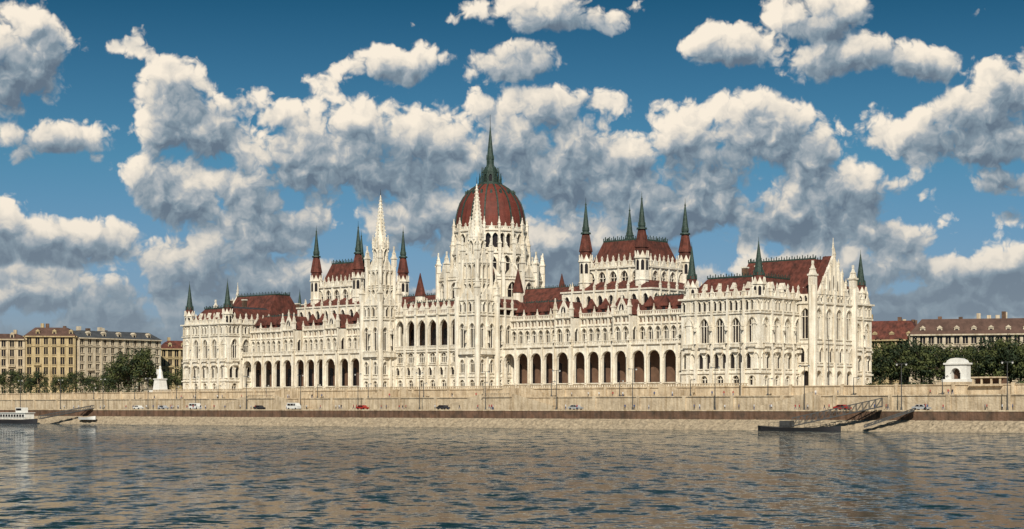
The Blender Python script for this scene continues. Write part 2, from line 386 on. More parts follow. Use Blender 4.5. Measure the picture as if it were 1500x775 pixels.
for (z0,z1,e) in ((16.2,16.5,.3),(20.4,20.7,.3),(24.8,25.3,.6),(36.9,37.4,.6)): fbox(P,G,a,b,z0,z1,0,e,ST)
balus(P,G,a,b,37.4,1.6,.7)
P.face([F.p(a,37.4,0),F.p(b,37.4,0),F.p(b,37.4,-12),F.p(a,37.4,-12)],DRK)
frus(P,F,(104,154,-52,-3),37.5,(108,150,-46,-9),42,RED)
crest(P,F,108,150,-9.1,42,1)
P.make('central_block',par)

def hall(F,name):
    P=Part(); t0,t1,dF,dB=53.5,76,-15.5,-38
    fl=[(34,42,1,1.05,35,41,'p',.5,1),(42,50.4,1,1.4,43,49.2,'p',.8,1)]
    block(P,F,t0,t1,dF,dB,fl,5,5,50.4,[(41.8,42.2,.3),(50,50.5,.6)],.7,pinh=4)
    for s,L in (('r',22.5),('l',22.5),('f',22.5)):
        G=F.at(t1 if s=='l' else t0,dF,s); balus(P,G,2,L-2,50.5,1.6,.7)
        for i in range(5): c=L*(i+.5)/5; gable(P,G,c-1.5,c+1.5,50.6,2.6,-.1,.2)
    frus(P,F,(t0+1,t1-1,dB+1,dF-1),50.5,(t0+4,t1-4,dB+4,dF-4),58.9,RED)
    for G in (F.at(t0+4,dF-4,'f'),F.at(t0+4,dF-4,'r'),F.at(t0+4,dB+4,'b'),F.at(t1-4,dF-4,'l')): crest(P,G,0,14.5,-.1,58.8,1.7,GRN,.8)
    for (t,d) in ((t0,dF),(t1,dF),(t0,dB),(t1,dB)): turret(P,F,t,d,34,53,2.2,73.2,True)
    block(P,F,47,83,-12,-42,[(34,43,1,.95,37,41.5,'p',.5,0)],8,7,43,[(42.6,43.1,.4)],.6,pinh=3)
    frus(P,F,(47.5,82.5,-41.5,-12.5),43,(53,77,-37,-16),46,RED)
    frus(P,F,(76,116,-39,-17),38,(76,116,-29,-27),46,RED); crest(P,F,78,114,-28,46,1)
    fbox(P,F,76,116,34,39.5,-38.5,-17.5,ST)
    P.make(name,par)
hall(F0,'deputies_hall'); hall(F1,'upper_house_hall')

P=Part(); F=F0; t,d=CEN,-28.0
prism(P,F,t,d,16,18.6,34,18.6,43,ST)
for G,L in ringfr(F,t,d,16,18.0):
    bay(P,G,0,L,40,49.5,1.7,42.5,48.5,'p',.8,ST,GL,1); gable(P,G,.5,L-.5,50.2,3.6,-.3,.1)
    balus(P,G,0,L,49.6,1.3,.6); fbox(P,G,0,L,49.2,49.6,-.3,.4,ST)
for i in range(16):
    an=math.pi/16+i*math.pi/8; c,s=math.cos(an),math.sin(an)
    q=F.p(t+c*18.2,0,d+s*18.2); D=F.p(t+c*10,0,d+s*10); n=(D[0]-q[0],D[1]-q[1]); l=math.hypot(*n); n=(n[0]/l,n[1]/l)
    K=Fr(q[:2],n,(-n[1],n[0]))
    fbox(P,K,-.8,.9,38,52,-.55,.55,ST,False); pin(P,K,0,0,52,1.5,7)
    P_=[(.9,47.5),(5.5,54.5),(5.5,56.5),(.9,51)]
    for dd in (-.3,.3): P.face([K.p(a,z,dd) for a,z in P_],ST)
    for (a1,z1),(a2,z2) in zip(P_,P_[1:]+P_[:1]): P.face([K.p(a1,z1,-.3),K.p(a2,z2,-.3),K.p(a2,z2,.3),K.p(a1,z1,.3)],ST)
    fbox(P,K,4.2,5.6,48,59.5,-.5,.5,ST,False); pin(P,K,4.9,0,59.5,1.1,5.5)
    fbox(P,K,5.0,6.2,58,67,-.35,.35,ST,False); pin(P,K,5.4,0,66.8,.8,4.0)
for G,L in ringfr(F,t,d,16,13.2):
    bay(P,G,0,L,48,58.6,1.6,50.5,57.7,'p',1.1,ST,GL,1); fbox(P,G,-.1,L+.1,58.3,58.8,-.4,.5,ST); gable(P,G,.5,L-.5,58.8,2.6,-.2,.2)
    balus(P,G,0,L,58.8,1.1,.6)
prism(P,F,t,d,16,18,49.5,13.2,52,DRK,cap=False)
for G,L in ringfr(F,t,d,16,12.5):
    row(P,G,0,L,2,58.6,66.2,.95,60.3,65.3,'p',1.1); fbox(P,G,-.1,L+.1,66,66.5,-.4,.5,ST); gable(P,G,1.1,L-1.1,66.4,1.8,-.2,.2)
    balus(P,G,0,L,66.5,1.1,.6)
P.face([F.p(t+math.cos(math.pi/16+i*math.pi/8)*13.1,58.5,d+math.sin(math.pi/16+i*math.pi/8)*13.1) for i in range(16)],DRK)
P.face([F.p(t+math.cos(math.pi/16+i*math.pi/8)*12.6,66.3,d+math.sin(math.pi/16+i*math.pi/8)*12.6) for i in range(16)],DRK)
prof=[(12.0,66.4),(12.05,69),(11.9,71.2),(11.4,73.6),(10.6,76),(9.4,78.1),(8.0,79.9),(6.3,81.4),(4.6,82.5),(3.3,83.2)]
for (r0,z0),(r1,z1) in zip(prof,prof[1:]): prism(P,F,t,d,32,r0,z0,r1,z1,DOM,math.pi/16,False)
for i in range(16):
    an=math.pi/16+i*math.pi/8; c,s=math.cos(an),math.sin(an); tt=(-s,c)
    for (r0,z0),(r1,z1) in zip(prof,prof[1:]):
        o=.32;w=.24
        q=[(r0,z0),(r1,z1),(r1+o*.7,z1+o*.6),(r0+o,z0+o*.3)]
        fa=[[F.p(t+c*r+tt[0]*k,z,d+s*r+tt[1]*k) for r,z in q] for k in (-w,w)]
        P.face(fa[0],GRN);P.face(fa[1],GRN);P.face([fa[0][3],fa[0][2],fa[1][2],fa[1][3]],GRN)
    for (zz,rr,ww) in ((79.2,8.3,.35),):
        am=an+math.pi/16; q=F.p(t+math.cos(am)*rr,0,d+math.sin(am)*rr); cc=F.p(t,0,d)
        N=(q[0]-cc[0],q[1]-cc[1]);l=math.hypot(*N);N=(N[0]/l,N[1]/l); K=Fr(q[:2],(-N[1],N[0]),N)
        fbox(P,K,-ww,ww,zz-.8,zz+.5,-1,.35,GRN); gable(P,K,-ww*1.3,ww*1.3,zz+.5,.9,-1,.4,GRN,GRN,0,False)
prism(P,F,t,d,16,4.2,82.7,4.2,83.3,GRN)
for G,L in ringfr(F,t,d,8,2.7): bay(P,G,0,L,83.3,87,.55,83.9,86.4,'p',.4,GRN,GL,0,False); gable(P,G,0,L,87,1.8,-.2,.1,GRN,GRN,0,False); pin(P,G,0,.5,83.3,.35,5.6,GRN)
for i in range(8):
    an=math.pi/8+i*math.pi/4; pin(P,F,t+math.cos(an)*3.9,d+math.sin(an)*3.9,83.2,.4,3.6,GRN)
prism(P,F,t,d,8,2.3,87,1.35,89.8,GRN)
for G,L in ringfr(F,t,d,8,1.35): fbox(P,G,.1,L-.1,89.8,92,-.2,0,GRN); gable(P,G,0,L,91.6,1.6,-.1,.1,GRN,GRN,0,False)
prism(P,F,t,d,8,1.25,91.8,.12,103,GRN); prism(P,F,t,d,8,.5,99,.5,99.4,GRN); prism(P,F,t,d,8,.75,96,.75,96.4,GRN); prism(P,F,t,d,4,.1,102,.05,107,DRK)
for (tt_,dd) in ((112,-11),(146,-11),(112,-46),(109,-20)):
    prism(P,F,tt_,dd,8,1.8,36,1.8,44.5,ST); prism(P,F,tt_,dd,8,2.1,44.5,.1,52.5,RED)
fbox(P,F,110,148,34,43,-46,-11,ST)
P.make('dome',par)

# ------------------------------------------------------------ embankment
ca,sa=math.cos(ANG),math.sin(ANG)
FW=Fr((PX,PY),(-ca,-sa),(sa,-ca))
def W(t,d,z=0): return FW.p(t,z,d)
WZ=.5
P=Part(); P.face([W(-4000,14,11.6),W(6000,14,11.6),W(6000,-9000,11.6),W(-4000,-9000,11.6)],GRS); P.make('ground')
P=Part(); P.face([W(-400,13.5,11.65),W(900,13.5,11.65),W(900,-70,11.65),W(-400,-70,11.65)],TER); P.make('terrace_pavement')
def q(t): return 42+.05*t
P=Part(); N=40
for i in range(N):
    t0=-500+i*40;t1=t0+40
    P.face([W(t0,24,5.6),W(t1,24,5.6),W(t1,q(t1)-6.5,5.6),W(t0,q(t0)-6.5,5.6)],ASP)
P.make('quay_road')
P=Part()
for i in range(N):
    t0=-500+i*40;t1=t0+40
    P.face([W(t0,q(t0)-6,3.0),W(t1,q(t1)-6,3.0),W(t1,q(t1)-6,5.35),W(t0,q(t0)-6,5.35)],QB)
    P.face([W(t0,q(t0)-5.85,5.35),W(t1,q(t1)-5.85,5.35),W(t1,q(t1)-5.85,5.7),W(t0,q(t0)-5.85,5.7)],TER)
    P.face([W(t0,q(t0)-5.85,5.7),W(t1,q(t1)-5.85,5.7),W(t1,q(t1)-6.9,5.7),W(t0,q(t0)-6.9,5.7)],TER)
    P.face([W(t0,q(t0)-5.85,5.35),W(t1,q(t1)-5.85,5.35),W(t1,q(t1)-6,5.35),W(t0,q(t0)-6,5.35)],TER)
    P.face([W(t0,q(t0)-6.9,5.7),W(t1,q(t1)-6.9,5.7),W(t1,q(t1)-6.9,5.5),W(t0,q(t0)-6.9,5.5)],TER)
for k in range(-160,420,23): fbox(P,FW,k,k+.5,3.1,5.3,q(k)-6.1,q(k)-5.9,QB)
P.make('quay_wall')
P=Part(); nx=1100; rows=8; grid=[]
for i in range(nx+1):
    t=-250+i*.8; c=[]
    for j in range(rows+1):
        u=j/rows; z=3.2-3.2*u; dd=q(t)-6.05+u*6.8
        c.append(W(t+U(-.3,.3),dd+U(-.35,.35)*(0 if j==0 else 1),z+U(-.42,.42)*(0 if j==0 else 1)))
    grid.append(c)
for i in range(nx):
    for j in range(rows): P.face([grid[i][j],grid[i+1][j],grid[i+1][j+1],grid[i][j+1]],RIP)
P.make('riprap_bank')
P=Part()
fbox(P,FW,-500,1100,5.3,9.2,21,24,TER); fbox(P,FW,-500,1100,9.2,9.5,20.8,24.25,TER)
fbox(P,FW,-500,1100,9.0,11.9,11,14,TER); fbox(P,FW,-500,1100,11.9,12.15,10.8,14.25,TER)
fbox(P,FW,-500,1100,9.0,9.3,13.9,21.1,TER)
t=-200
while t<420:
    fbox(P,FW,t-.5,t+.5,5.5,9.55,24,24.4,TER); fbox(P,FW,t+3.5,t+4.3,9.2,12.5,13.9,14.5,TER); t+=16
balus(P,FW,-6,264,12.15,.9,.9,TER,14)
P.make('embankment_retaining_wall')
def flight(t0,t1):
    P=Part(); n=20; dr=1 if t1>t0 else -1; w=abs(t1-t0)/n
    for k in range(n):
        a=t0+dr*k*w; lo,hi=sorted((a,a+dr*w)); fbox(P,FW,lo,hi,5.4,5.7+(k+1)*.18,24.4,28,TER)
    dA,dB=28,28.5
    pts=[(t0,5.4),(t0,6.8),(t1,10.4),(t1,5.4)]
    for dd in (dA+.003,dB): P.face([W(a,dd,z) for a,z in pts],TER)
    P.face([W(t0,dA,6.8),W(t1,dA,10.4),W(t1,dB,10.4),W(t0,dB,6.8)],TER)
    P.make('stone_staircase')
flight(96,80); flight(52,68); flight(160,176); flight(206,190); flight(-20,-36)
def upper_flight(t0,t1):
    P=Part(); n=14; dr=1 if t1>t0 else -1; w=abs(t1-t0)/n
    for k in range(n):
        a=t0+dr*k*w; lo,hi=sorted((a,a+dr*w)); fbox(P,FW,lo,hi,9.2,9.35+(k+1)*.19,14.4,17,TER)
    pts=[(t0,9.2),(t0,10.4),(t1,13.1),(t1,9.2)]
    for dd in (17.003,17.4): P.face([W(a,dd,z) for a,z in pts],TER)
    P.face([W(t0,17,10.4),W(t1,17,13.1),W(t1,17.4,13.1),W(t0,17.4,10.4)],TER); P.make('stone_staircase')
upper_flight(64,75); upper_flight(87,77); upper_flight(120,127); upper_flight(140,131); upper_flight(170,181); upper_flight(194,184); upper_flight(10,22)
for a,b in ((68.5,79.5),(176.5,189.5)):
    P=Part(); fbox(P,FW,a,b,5.4,9.3,24.3,29,TER); fbox(P,FW,a-.2,b+.2,9.3,9.6,24.2,29.3,TER); balus(P,FW,a,b,9.6,1,.8,TER,29); P.make('stair_landing')

# ------------------------------------------------------------ background buildings
def wblock(name,x0,y0,x1,y1,depth,z0,eave,ridge,nf,nb,wall,roof,domers=True,ns=6):
    L=math.dist((x0,y0),(x1,y1)); D=((x1-x0)/L,(y1-y0)/L); Nn=(D[1],-D[0])
    F=Fr((x0,y0),D,Nn); P=Part(); fh=(eave-z0)/nf
    for (G,LL,nn) in ((F,L,nb),(F.at(0,0,'r'),depth,ns),(F.at(L,0,'l'),depth,ns)):
        for k in range(nf):
            row(P,G,0,LL,nn,z0+k*fh,z0+(k+1)*fh,.9,z0+k*fh+.75,z0+(k+1)*fh-.5,'s' if k else 'r',.5,wall,GL,1)
            if k in(0,1,nf-2): fbox(P,G,0,LL,z0+(k+1)*fh-.2,z0+(k+1)*fh+.12,0,.35,wall)
        fbox(P,G,0,LL,eave-.5,eave,0,1.0,wall)
        for i in range(0,nn+1,3):
            c=LL*i/nn; c=min(max(c,.5),LL-.5); fbox(P,G,c-.35,c+.35,z0+fh,eave-.5,0,.3,wall)
        for i in range(1,nn-1,4):
            c=LL*(i+.5)/nn
            for lv in (2,3): fbox(P,G,c-1.6,c+1.6,z0+lv*fh+.3,z0+lv*fh+.55,0,1.1,wall); balus(P,G,c-1.5,c+1.5,z0+lv*fh+.55,.9,.4,wall,1.0)
    P.face([F.p(0,z0,-depth),F.p(L,z0,-depth),F.p(L,eave,-depth),F.p(0,eave,-depth)],wall)
    i=min(4,depth*.3); frus(P,F,(-.5,L+.5,-depth-.5,.6),eave,(i,L-i,-depth+i,-i),ridge,roof)
    if domers:
        for k in range(1,nb,2):
            c=L*(k+.5)/nb; fbox(P,F,c-.9,c+.9,eave,eave+2.2,-3,-.6,wall); fbox(P,F,c-.5,c+.5,eave+.5,eave+1.8,-.62,-.55,GL); gable(P,F,c-1.1,c+1.1,eave+2.2,.9,-3,-.4,wall,roof,0,False)
    for k in range(int(L/7)):
        c=U(3,L-3); fbox(P,F,c-.7,c+.7,ridge-1.5,ridge+U(1,3),-depth*.5-1,-depth*.5+1.1,random.choice((QB,wall)))
    P.make(name); return F,L
wblock('apartment_building',-262,790,-222,796,30,11.5,37.5,40,6,11,CRM,BRN)
wblock('apartment_building',-222,797,-200,800,30,11.5,39,43,6,6,YEL,BRN)
wblock('apartment_building',-199,802,-168,836,34,11.5,38.5,42,7,11,LCR,SLT)
wblock('apartment_building',-171,850,-153,855,30,11.5,35,39,5,6,YEL,RED)
wblock('apartment_building',-153,880,-118,892,30,11.5,33.5,42.0,5,10,YEL,SLT,False)
wblock('apartment_building',-330,870,-262,860,30,11.5,35,40,6,16,CRM,BRN)
wblock('ministry_building',122,640,148,632,28,11.5,31,38,5,9,YEL,RED)
wblock('ministry_building',140,615,202,600,30,11.5,32,37.5,5,22,LCR,BRN)
wblock('ministry_building',202,640,300,620,30,11.5,34,39,5,26,CRM,BRN)
wblock('apartment_building',118,700,190,690,28,11.5,35,39,6,16,CRM,BRN)
P=Part()
for i in range(60):
    x=U(-1400,1500); y=U(1500,2300); w=U(15,40); h=U(4,12)
    F=Fr((x,y),(1,0),(0,-1)); fbox(P,F,0,w,11.5,11.5+h,-20,0,random.choice((CRM,TAN,YEL))); frus(P,F,(0,w,-20,0),11.5+h,(2,w-2,-12,-8),11.5+h+4,random.choice((BRN,RED,SLT)))
P.make('distant_city_blocks')
def monument(t,d,name,k=.62):
    P=Part(); F=FW.at(t,d,'f'); z=lambda v:11.6+(v-11.6)*k
    fbox(P,F,-6*k,6*k,11.6,z(13.2),-5*k,2*k,TER); fbox(P,F,-4.8*k,4.8*k,z(13.2),z(14.2),-4*k,1*k,WHT)
    bay(P,F,-4*k,4*k,z(14.2),z(19.2),1.7*k,z(14.2),z(18),'r',2*k,WHT,STD,0,True)
    for s in (-4*k,4*k):
        G=F.at(s,0,'r' if s<0 else 'l'); P.face([G.p(0,z(14.2)),G.p(3*k,z(14.2)),G.p(3*k,z(19.2)),G.p(0,z(19.2))],WHT)
    fbox(P,F,-4.5*k,4.5*k,z(19.2),z(19.8),-3.3*k,.5*k,WHT)
    for j in range(6): 
        a0=math.pi*j/6;a1=math.pi*(j+1)/6; X=lambda a:3.6*k*math.cos(a); Z=lambda a:z(19.8)+1.7*k*math.sin(a)
        P.face([F.p(X(a0),Z(a0),.2),F.p(X(a1),Z(a1),.2),F.p(X(a1),Z(a1),-2.8*k),F.p(X(a0),Z(a0),-2.8*k)],WHT)
        P.face([F.p(0,z(19.8),.2),F.p(X(a0),Z(a0),.2),F.p(X(a1),Z(a1),.2)],WHT)
    P.make(name)
monument(-65.5,8,'stone_pavilion_monument',.74)
P=Part(); F=FW.at(-77,13,'f'); fbox(P,F,-4.4,4.4,11.6,12.0,-3,2,TER); fbox(P,F,-4,4,13.6,13.95,-2.5,1.5,TER)
for s in (-3.6,-1.3,1.3,3.6): fbox(P,F,s-.2,s+.2,12,13.6,.8,1.2,TER)
fbox(P,F,-3.8,3.8,12,13.6,-2.3,-.5,STD); P.make('tram_stop_shelter')
P=Part(); F=FW.at(270,6,'f')
fbox(P,F,-3,3,11.6,13,-3,3,WHT); frus(P,F,(-2,2,-2,2),13,(-1.6,1.6,-1.6,1.6),17,WHT); fbox(P,F,-1.9,1.9,17,17.4,-1.9,1.9,WHT)
prism(P,F,0,0,8,1.3,17.4,.9,19.6,WHT); prism(P,F,0,0,8,1.0,19.6,.45,21.2,WHT); prism(P,F,0,0,8,.42,21.2,.5,21.7,WHT); prism(P,F,0,0,8,.5,21.7,.2,22.3,WHT)
fbox(P,F,.7,1.3,19,21,-.3,.8,WHT)
P.make('statue')

# ------------------------------------------------------------ trees
def tree_mesh(seed,H,cr):
    rs=random.Random(seed); P=Part()
    def limb(p0,p1,r0,r1,n=6):
        a=Vector(p0);b_=Vector(p1);ax=(b_-a).normalized(); u=ax.orthogonal().normalized(); v=ax.cross(u)
        A=[tuple(a+(u*math.cos(2*math.pi*i/n)+v*math.sin(2*math.pi*i/n))*r0) for i in range(n)]
        B=[tuple(b_+(u*math.cos(2*math.pi*i/n)+v*math.sin(2*math.pi*i/n))*r1) for i in range(n)]
        for i in range(n): j=(i+1)%n; P.face([A[i],A[j],B[j],B[i]],BARK)
    limb((0,0,-.3),(0.1,0,H*.35),.35,.24); limb((.1,0,H*.35),(.2,.1,H*.7),.24,.12)
    cl=[]
    for i in range(34):
        an=rs.uniform(0,6.28); el=rs.uniform(-.75,1); rr=rs.uniform(.35,1)**.6
        c=Vector((math.cos(an)*cr*rr*math.sqrt(max(0,1-el*el*.8)),math.sin(an)*cr*rr*math.sqrt(max(0,1-el*el*.8)),H*.58+el*H*.4*rr))
        cl.append((c,rs.uniform(.9,1.9)*cr/4.2))
        if i<12: limb((.1,0,H*rs.uniform(.3,.5)),tuple(c),.12,.03,4)
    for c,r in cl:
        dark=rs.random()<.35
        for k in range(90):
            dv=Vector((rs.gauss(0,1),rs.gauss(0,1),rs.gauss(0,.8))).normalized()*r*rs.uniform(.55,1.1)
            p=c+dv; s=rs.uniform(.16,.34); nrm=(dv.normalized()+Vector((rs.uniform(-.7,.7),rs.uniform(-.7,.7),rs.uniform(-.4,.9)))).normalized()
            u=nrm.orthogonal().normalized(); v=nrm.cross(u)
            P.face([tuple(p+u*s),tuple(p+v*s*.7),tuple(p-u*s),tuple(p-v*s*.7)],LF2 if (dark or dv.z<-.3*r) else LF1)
    o=P.make('tree'); me=o.data; bpy.data.objects.remove(o); return me
TM=[tree_mesh(s,10+s%3*1.5,4.2+.5*(s%2)) for s in range(4)]
def tree(x,y,z,s,k):
    o=bpy.data.objects.new('linden_tree',TM[k%4]); col.objects.link(o); o.location=(x,y,z); o.scale=(s,s,s*U(.9,1.1)); o.rotation_euler=(0,0,U(0,6))
rt=[(121,575,1.2),(127,572,1.55),(133,568,1.35),(139,562,1.5),(144,566,1.3),(149,558,1.15),(153,554,1.35),(157,550,1.5),(161,548,1.55),(165,545,1.35),(169,540,1.6),(174,538,1.5),(129,596,1.6),(142,594,1.5),(153,590,1.4),(163,588,1.6),(174,586,1.5),(184,584,1.5)]
for i,(x,y,s) in enumerate(rt): tree(x,y,11.6,s,i)
lt=[(-158,720,1.7),(-154,722,1.5),(-163,724,1.25),(-149,726,1.1),(-143,722,.8),(-137,728,1.0),(-131,732,1.1),(-205,735,.9),(-212,738,1.0),(-198,733,.8),(-221,740,1.0),(-190,735,.8),(-183,733,.85),(-228,742,1.0),(-175,730,.8),(-168,728,.9),(-237,746,1.2)]
for i,(x,y,s) in enumerate(lt): tree(x,y,11.6,s,i+1)
P=Part()
def hedge(t0,t1,d,z,h):
    for i in range(int((t1-t0)*16)):
        p=Vector(W(U(t0,t1),d+U(-1,1),z+U(0,h)*U(.6,1))); s=U(.15,.35); nrm=Vector((U(-1,1),U(-1,1),U(-.2,1))).normalized(); u=nrm.orthogonal().normalized(); v=nrm.cross(u)
        P.face([tuple(p+u*s),tuple(p+v*s),tuple(p-u*s),tuple(p-v*s)],LF1 if R()<.4 else LF2)
hedge(276,400,12,11.6,4.2); hedge(-150,-84,11.5,11.6,1.4); hedge(-60,-40,10,11.6,1.2)
P.make('hedge')

# ------------------------------------------------------------ lamps
def lamp_mesh(h,double):
    P=Part(); F=Fr((0,0),(1,0),(0,-1))
    prism(P,F,0,0,8,.3,0,.22,.8,STL); prism(P,F,0,0,8,.14,.8,.08,h,STL)
    for s in ((-1,1) if double else (1,)):
        fbox(P,F,min(0,s*1.3),max(0,s*1.3),h-.12,h,-.05,.05,STL)
        prism(P,F,s*1.3,0,8,.15,h-.45,.3,h-.05,WHT); prism(P,F,s*1.3,0,8,.34,h-.05,.05,h+.2,STL)
    o=P.make('l'); me=o.data; bpy.data.objects.remove(o); return me
LM=[lamp_mesh(11.5,True),lamp_mesh(4.8,False)]
def lamp(t,d,z,k):
    o=bpy.data.objects.new('street_lamp',LM[k]); col.objects.link(o); o.location=W(t,d,z); o.rotation_euler=(0,0,ANG)
for t in (-90,-62,-34,-6,22,50,78,106,134,162,190,218,246,274,302,330): lamp(t,29.2,5.6,0)
for t in range(-120,300,26): lamp(t+U(-1,1),18.5,9.3,1)
def flagpole(t,d,z,h):
    P=Part(); F=FW.at(t,d,'f'); prism(P,F,0,0,8,.16,z,.07,z+h,STL); prism(P,F,0,0,6,.18,z+h,.02,z+h+.3,STL)
    P.make('flagpole')
flagpole(-5,16,9.3,24); flagpole(-25,3,11.6,14)

# ------------------------------------------------------------ people
def person_mesh(pose,ct,cl):
    me=bpy.data.meshes.new('person'); s=.28 if pose else .05
    V=[(0,0,.95),(0,.0,1.2),(0,.01,1.42),(0,.02,1.53),(0,.02,1.63),(0,.03,1.76),
       (-.10,0,.9),(-.11,s*.8,.5),(-.11,s*.9-.06 if pose else 0,.08),(-.11,s*.9+.1,.03),
       (.10,0,.9),(.11,-s*.6,.5),(.11,-s*1.4,.1),(.11,-s*1.4+.14,.03),
       (-.19,0,1.40),(-.25,-s*.5,1.12),(-.25,-s*.5+.12,.86),
       (.19,0,1.40),(.25,s*.5,1.12),(.25,s*.5+.12,.86)]
    E=[(0,1),(1,2),(2,3),(3,4),(4,5),(0,6),(6,7),(7,8),(8,9),(0,10),(10,11),(11,12),(12,13),(2,14),(14,15),(15,16),(2,17),(17,18),(18,19)]
    rad=[.15,.13,.15,.055,.09,.085,.1,.065,.045,.04,.1,.065,.045,.04,.065,.045,.035,.065,.045,.035]
    me.from_pydata(V,E,[]); o=bpy.data.objects.new('p',me); col.objects.link(o)
    md=o.modifiers.new('s','SKIN')
    for i,sv in enumerate(me.skin_vertices[0].data): sv.radius=(rad[i],rad[i]*.85); sv.use_root=(i==0)
    sb=o.modifiers.new('b','SUBSURF'); sb.levels=1
    dg=bpy.context.evaluated_depsgraph_get(); r=bpy.data.meshes.new_from_object(o.evaluated_get(dg)); bpy.data.objects.remove(o)
    r.materials.clear()
    for m_ in (cl,ct,SKIN,HAIR): r.materials.append(MATS[m_])
    for p in r.polygons:
        c=p.center; p.use_smooth=True
        p.material_index=0 if c.z<.92 and abs(c.x)<.2 else (2 if (c.z<.92 or 1.47<c.z<1.68) else (3 if c.z>=1.68 else 1))
    return r
PM=[person_mesh(i%2,ct,cl) for i,(ct,cl) in enumerate(((C1,C4),(C2,C1),(C3,C4),(C4,C1),(C3,C1),(C2,C4)))]
for i in range(90):
    t=U(-110,300); o=bpy.data.objects.new('person',PM[i%6]); col.objects.link(o); o.location=W(t,U(29.5,33),5.6); o.rotation_euler=(0,0,ANG+random.choice((-1,1))*1.57+U(-.4,.4)); s=U(.93,1.06); o.scale=(s,s,s)
for i in range(30):
    t=U(-100,260); o=bpy.data.objects.new('person',PM[i%6]); col.objects.link(o); o.location=W(t,U(18,20),9.3); o.rotation_euler=(0,0,U(0,6))

# ------------------------------------------------------------ vehicles
def vehicle(name,t,d,z,van,paint):
    P=Part(); L=5.2 if van else 4.4; F=FW.at(t,d,'f')
    if van: pr=[(0,.35),(0,1.2),(.25,1.3),(.9,2.1),(1.2,2.25),(5.1,2.25),(5.2,1.2),(5.2,.35)]
    else: pr=[(0,.35),(0,.75),(.9,.9),(1.5,1.42),(3.1,1.45),(3.8,.98),(4.4,.9),(4.4,.35)]
    for e in (-.88,.88): P.face([F.p(a,z+b_,e) for a,b_ in pr],paint)
    for (a,b_),(c,e) in zip(pr,pr[1:]+pr[:1]): P.face([F.p(a,z+b_,-.88),F.p(c,z+e,-.88),F.p(c,z+e,.88),F.p(a,z+b_,.88)],paint)
    for e in (-.89,.89):
        if van:
            for (a,b2) in ((1.05,1.9),(2.0,3.4),(3.5,4.9)): P.face([F.p(a,z+1.3,e),F.p(b2,z+1.3,e),F.p(b2,z+2.0,e),F.p(a+(.1),z+2.0,e)],GL)
        else:
            P.face([F.p(1.1,z+.92,e),F.p(2.25,z+.92,e),F.p(2.25,z+1.36,e),F.p(1.6,z+1.36,e)],GL); P.face([F.p(2.35,z+.92,e),F.p(3.6,z+.95,e),F.p(3.05,z+1.36,e),F.p(2.35,z+1.36,e)],GL)
    for a in (.85,L-.9):
        for e in (-.92,.72):
            pts=[(a+.33*math.cos(x*math.pi/6),z+.33+.33*math.sin(x*math.pi/6)) for x in range(12)]
            for dd in (e,e+.2): P.face([F.p(u,v,dd) for u,v in pts],TYRE)
            for (u,v),(u2,v2) in zip(pts,pts[1:]+pts[:1]): P.face([F.p(u,v,e),F.p(u2,v2,e),F.p(u2,v2,e+.2),F.p(u,v,e+.2)],TYRE)
    P.make(name)
for (t,v,c) in ((215,1,WHT),(160,1,WHT),(232,0,CSIL),(128,0,CRED),(92,0,C4),(40,0,CSIL),(-48,0,CRED),(248,0,WHT),(180,0,C4),(-70,0,CSIL)): vehicle('van' if v else 'car',t,30.5+U(-1,1),5.6,v,c)

# ------------------------------------------------------------ boats
def hull(P,F,L,Wd,z,h,m,deck):
    st=[];n=14
    for i in range(n+1):
        u=i/n; x=u*L; w=Wd/2*min(1,(1-abs(2*u-1)**3.5)**.6+.05); sh=.5*(2*u-1)**2
        st.append([F.p(x,z+h+sh,-w),F.p(x,z-.2,-w*.8),F.p(x,z-.2,w*.8),F.p(x,z+h+sh,w)])
    for a,b_ in zip(st,st[1:]):
        for j in range(3): P.face([a[j],b_[j],b_[j+1],a[j+1]],m)
        P.face([a[0],b_[0],b_[3],a[3]],deck)
    P.face(st[0],m);P.face(st[-1],m)
P=Part(); F=FW.at(268,q(268)+6,'f')
hull(P,F,30,5,WZ,1.3,C4,TER); fbox(P,F,5,22,2.0,4.3,-1.9,1.9,WHT); fbox(P,F,4.6,22.5,4.3,4.5,-2.2,2.2,WHT); 
for k in range(9): fbox(P,F,5.6+k*1.8,6.9+k*1.8,2.8,3.8,1.88,1.94,GL)
fbox(P,F,8,12,4.5,6.3,-1.3,1.3,WHT); fbox(P,F,8.3,11.7,5.2,6,1.28,1.33,GL); prism(P,F,14,0,6,.06,4.5,.04,10,STL)
for k in range(30): fbox(P,F,1+k*.95,1.05+k*.95,1.9,2.9,2.0,2.05,STL)
fbox(P,F,1,29,2.85,2.92,2.0,2.05,WHT)
P.make('passenger_boat')
def gang(t0,d0,z0,t1,d1,z1,name,rail=1.3):
    P=Part(); a=Vector(W(t0,d0,z0)); b_=Vector(W(t1,d1,z1)); L=(b_-a).length; ax=(b_-a).normalized(); sd=ax.cross(Vector((0,0,1))).normalized(); up=Vector((0,0,1))
    def bar(p,q_,r):
        x=(q_-p).normalized(); u=x.orthogonal().normalized()*r; v=x.cross(u)
        A=[p+u,p+v,p-u,p-v];B=[q_+u,q_+v,q_-u,q_-v]
        for i in range(4): j=(i+1)%4; P.face([tuple(A[i]),tuple(A[j]),tuple(B[j]),tuple(B[i])],STL)
    for s in (-.9,.9):
        p=a+sd*s;q_=b_+sd*s; bar(p,q_,.2); bar(p+up*rail,q_+up*rail,.14); n=int(L/1.6)
        for i in range(n+1):
            c=p+(q_-p)*i/n; bar(c,c+up*rail,.09)
            if i<n: c2=p+(q_-p)*(i+1)/n; bar(c,c2+up*rail,.08)
    P.face([tuple(a+sd*.9),tuple(a-sd*.9),tuple(b_-sd*.9),tuple(b_+sd*.9)],STL)
    P.make(name)
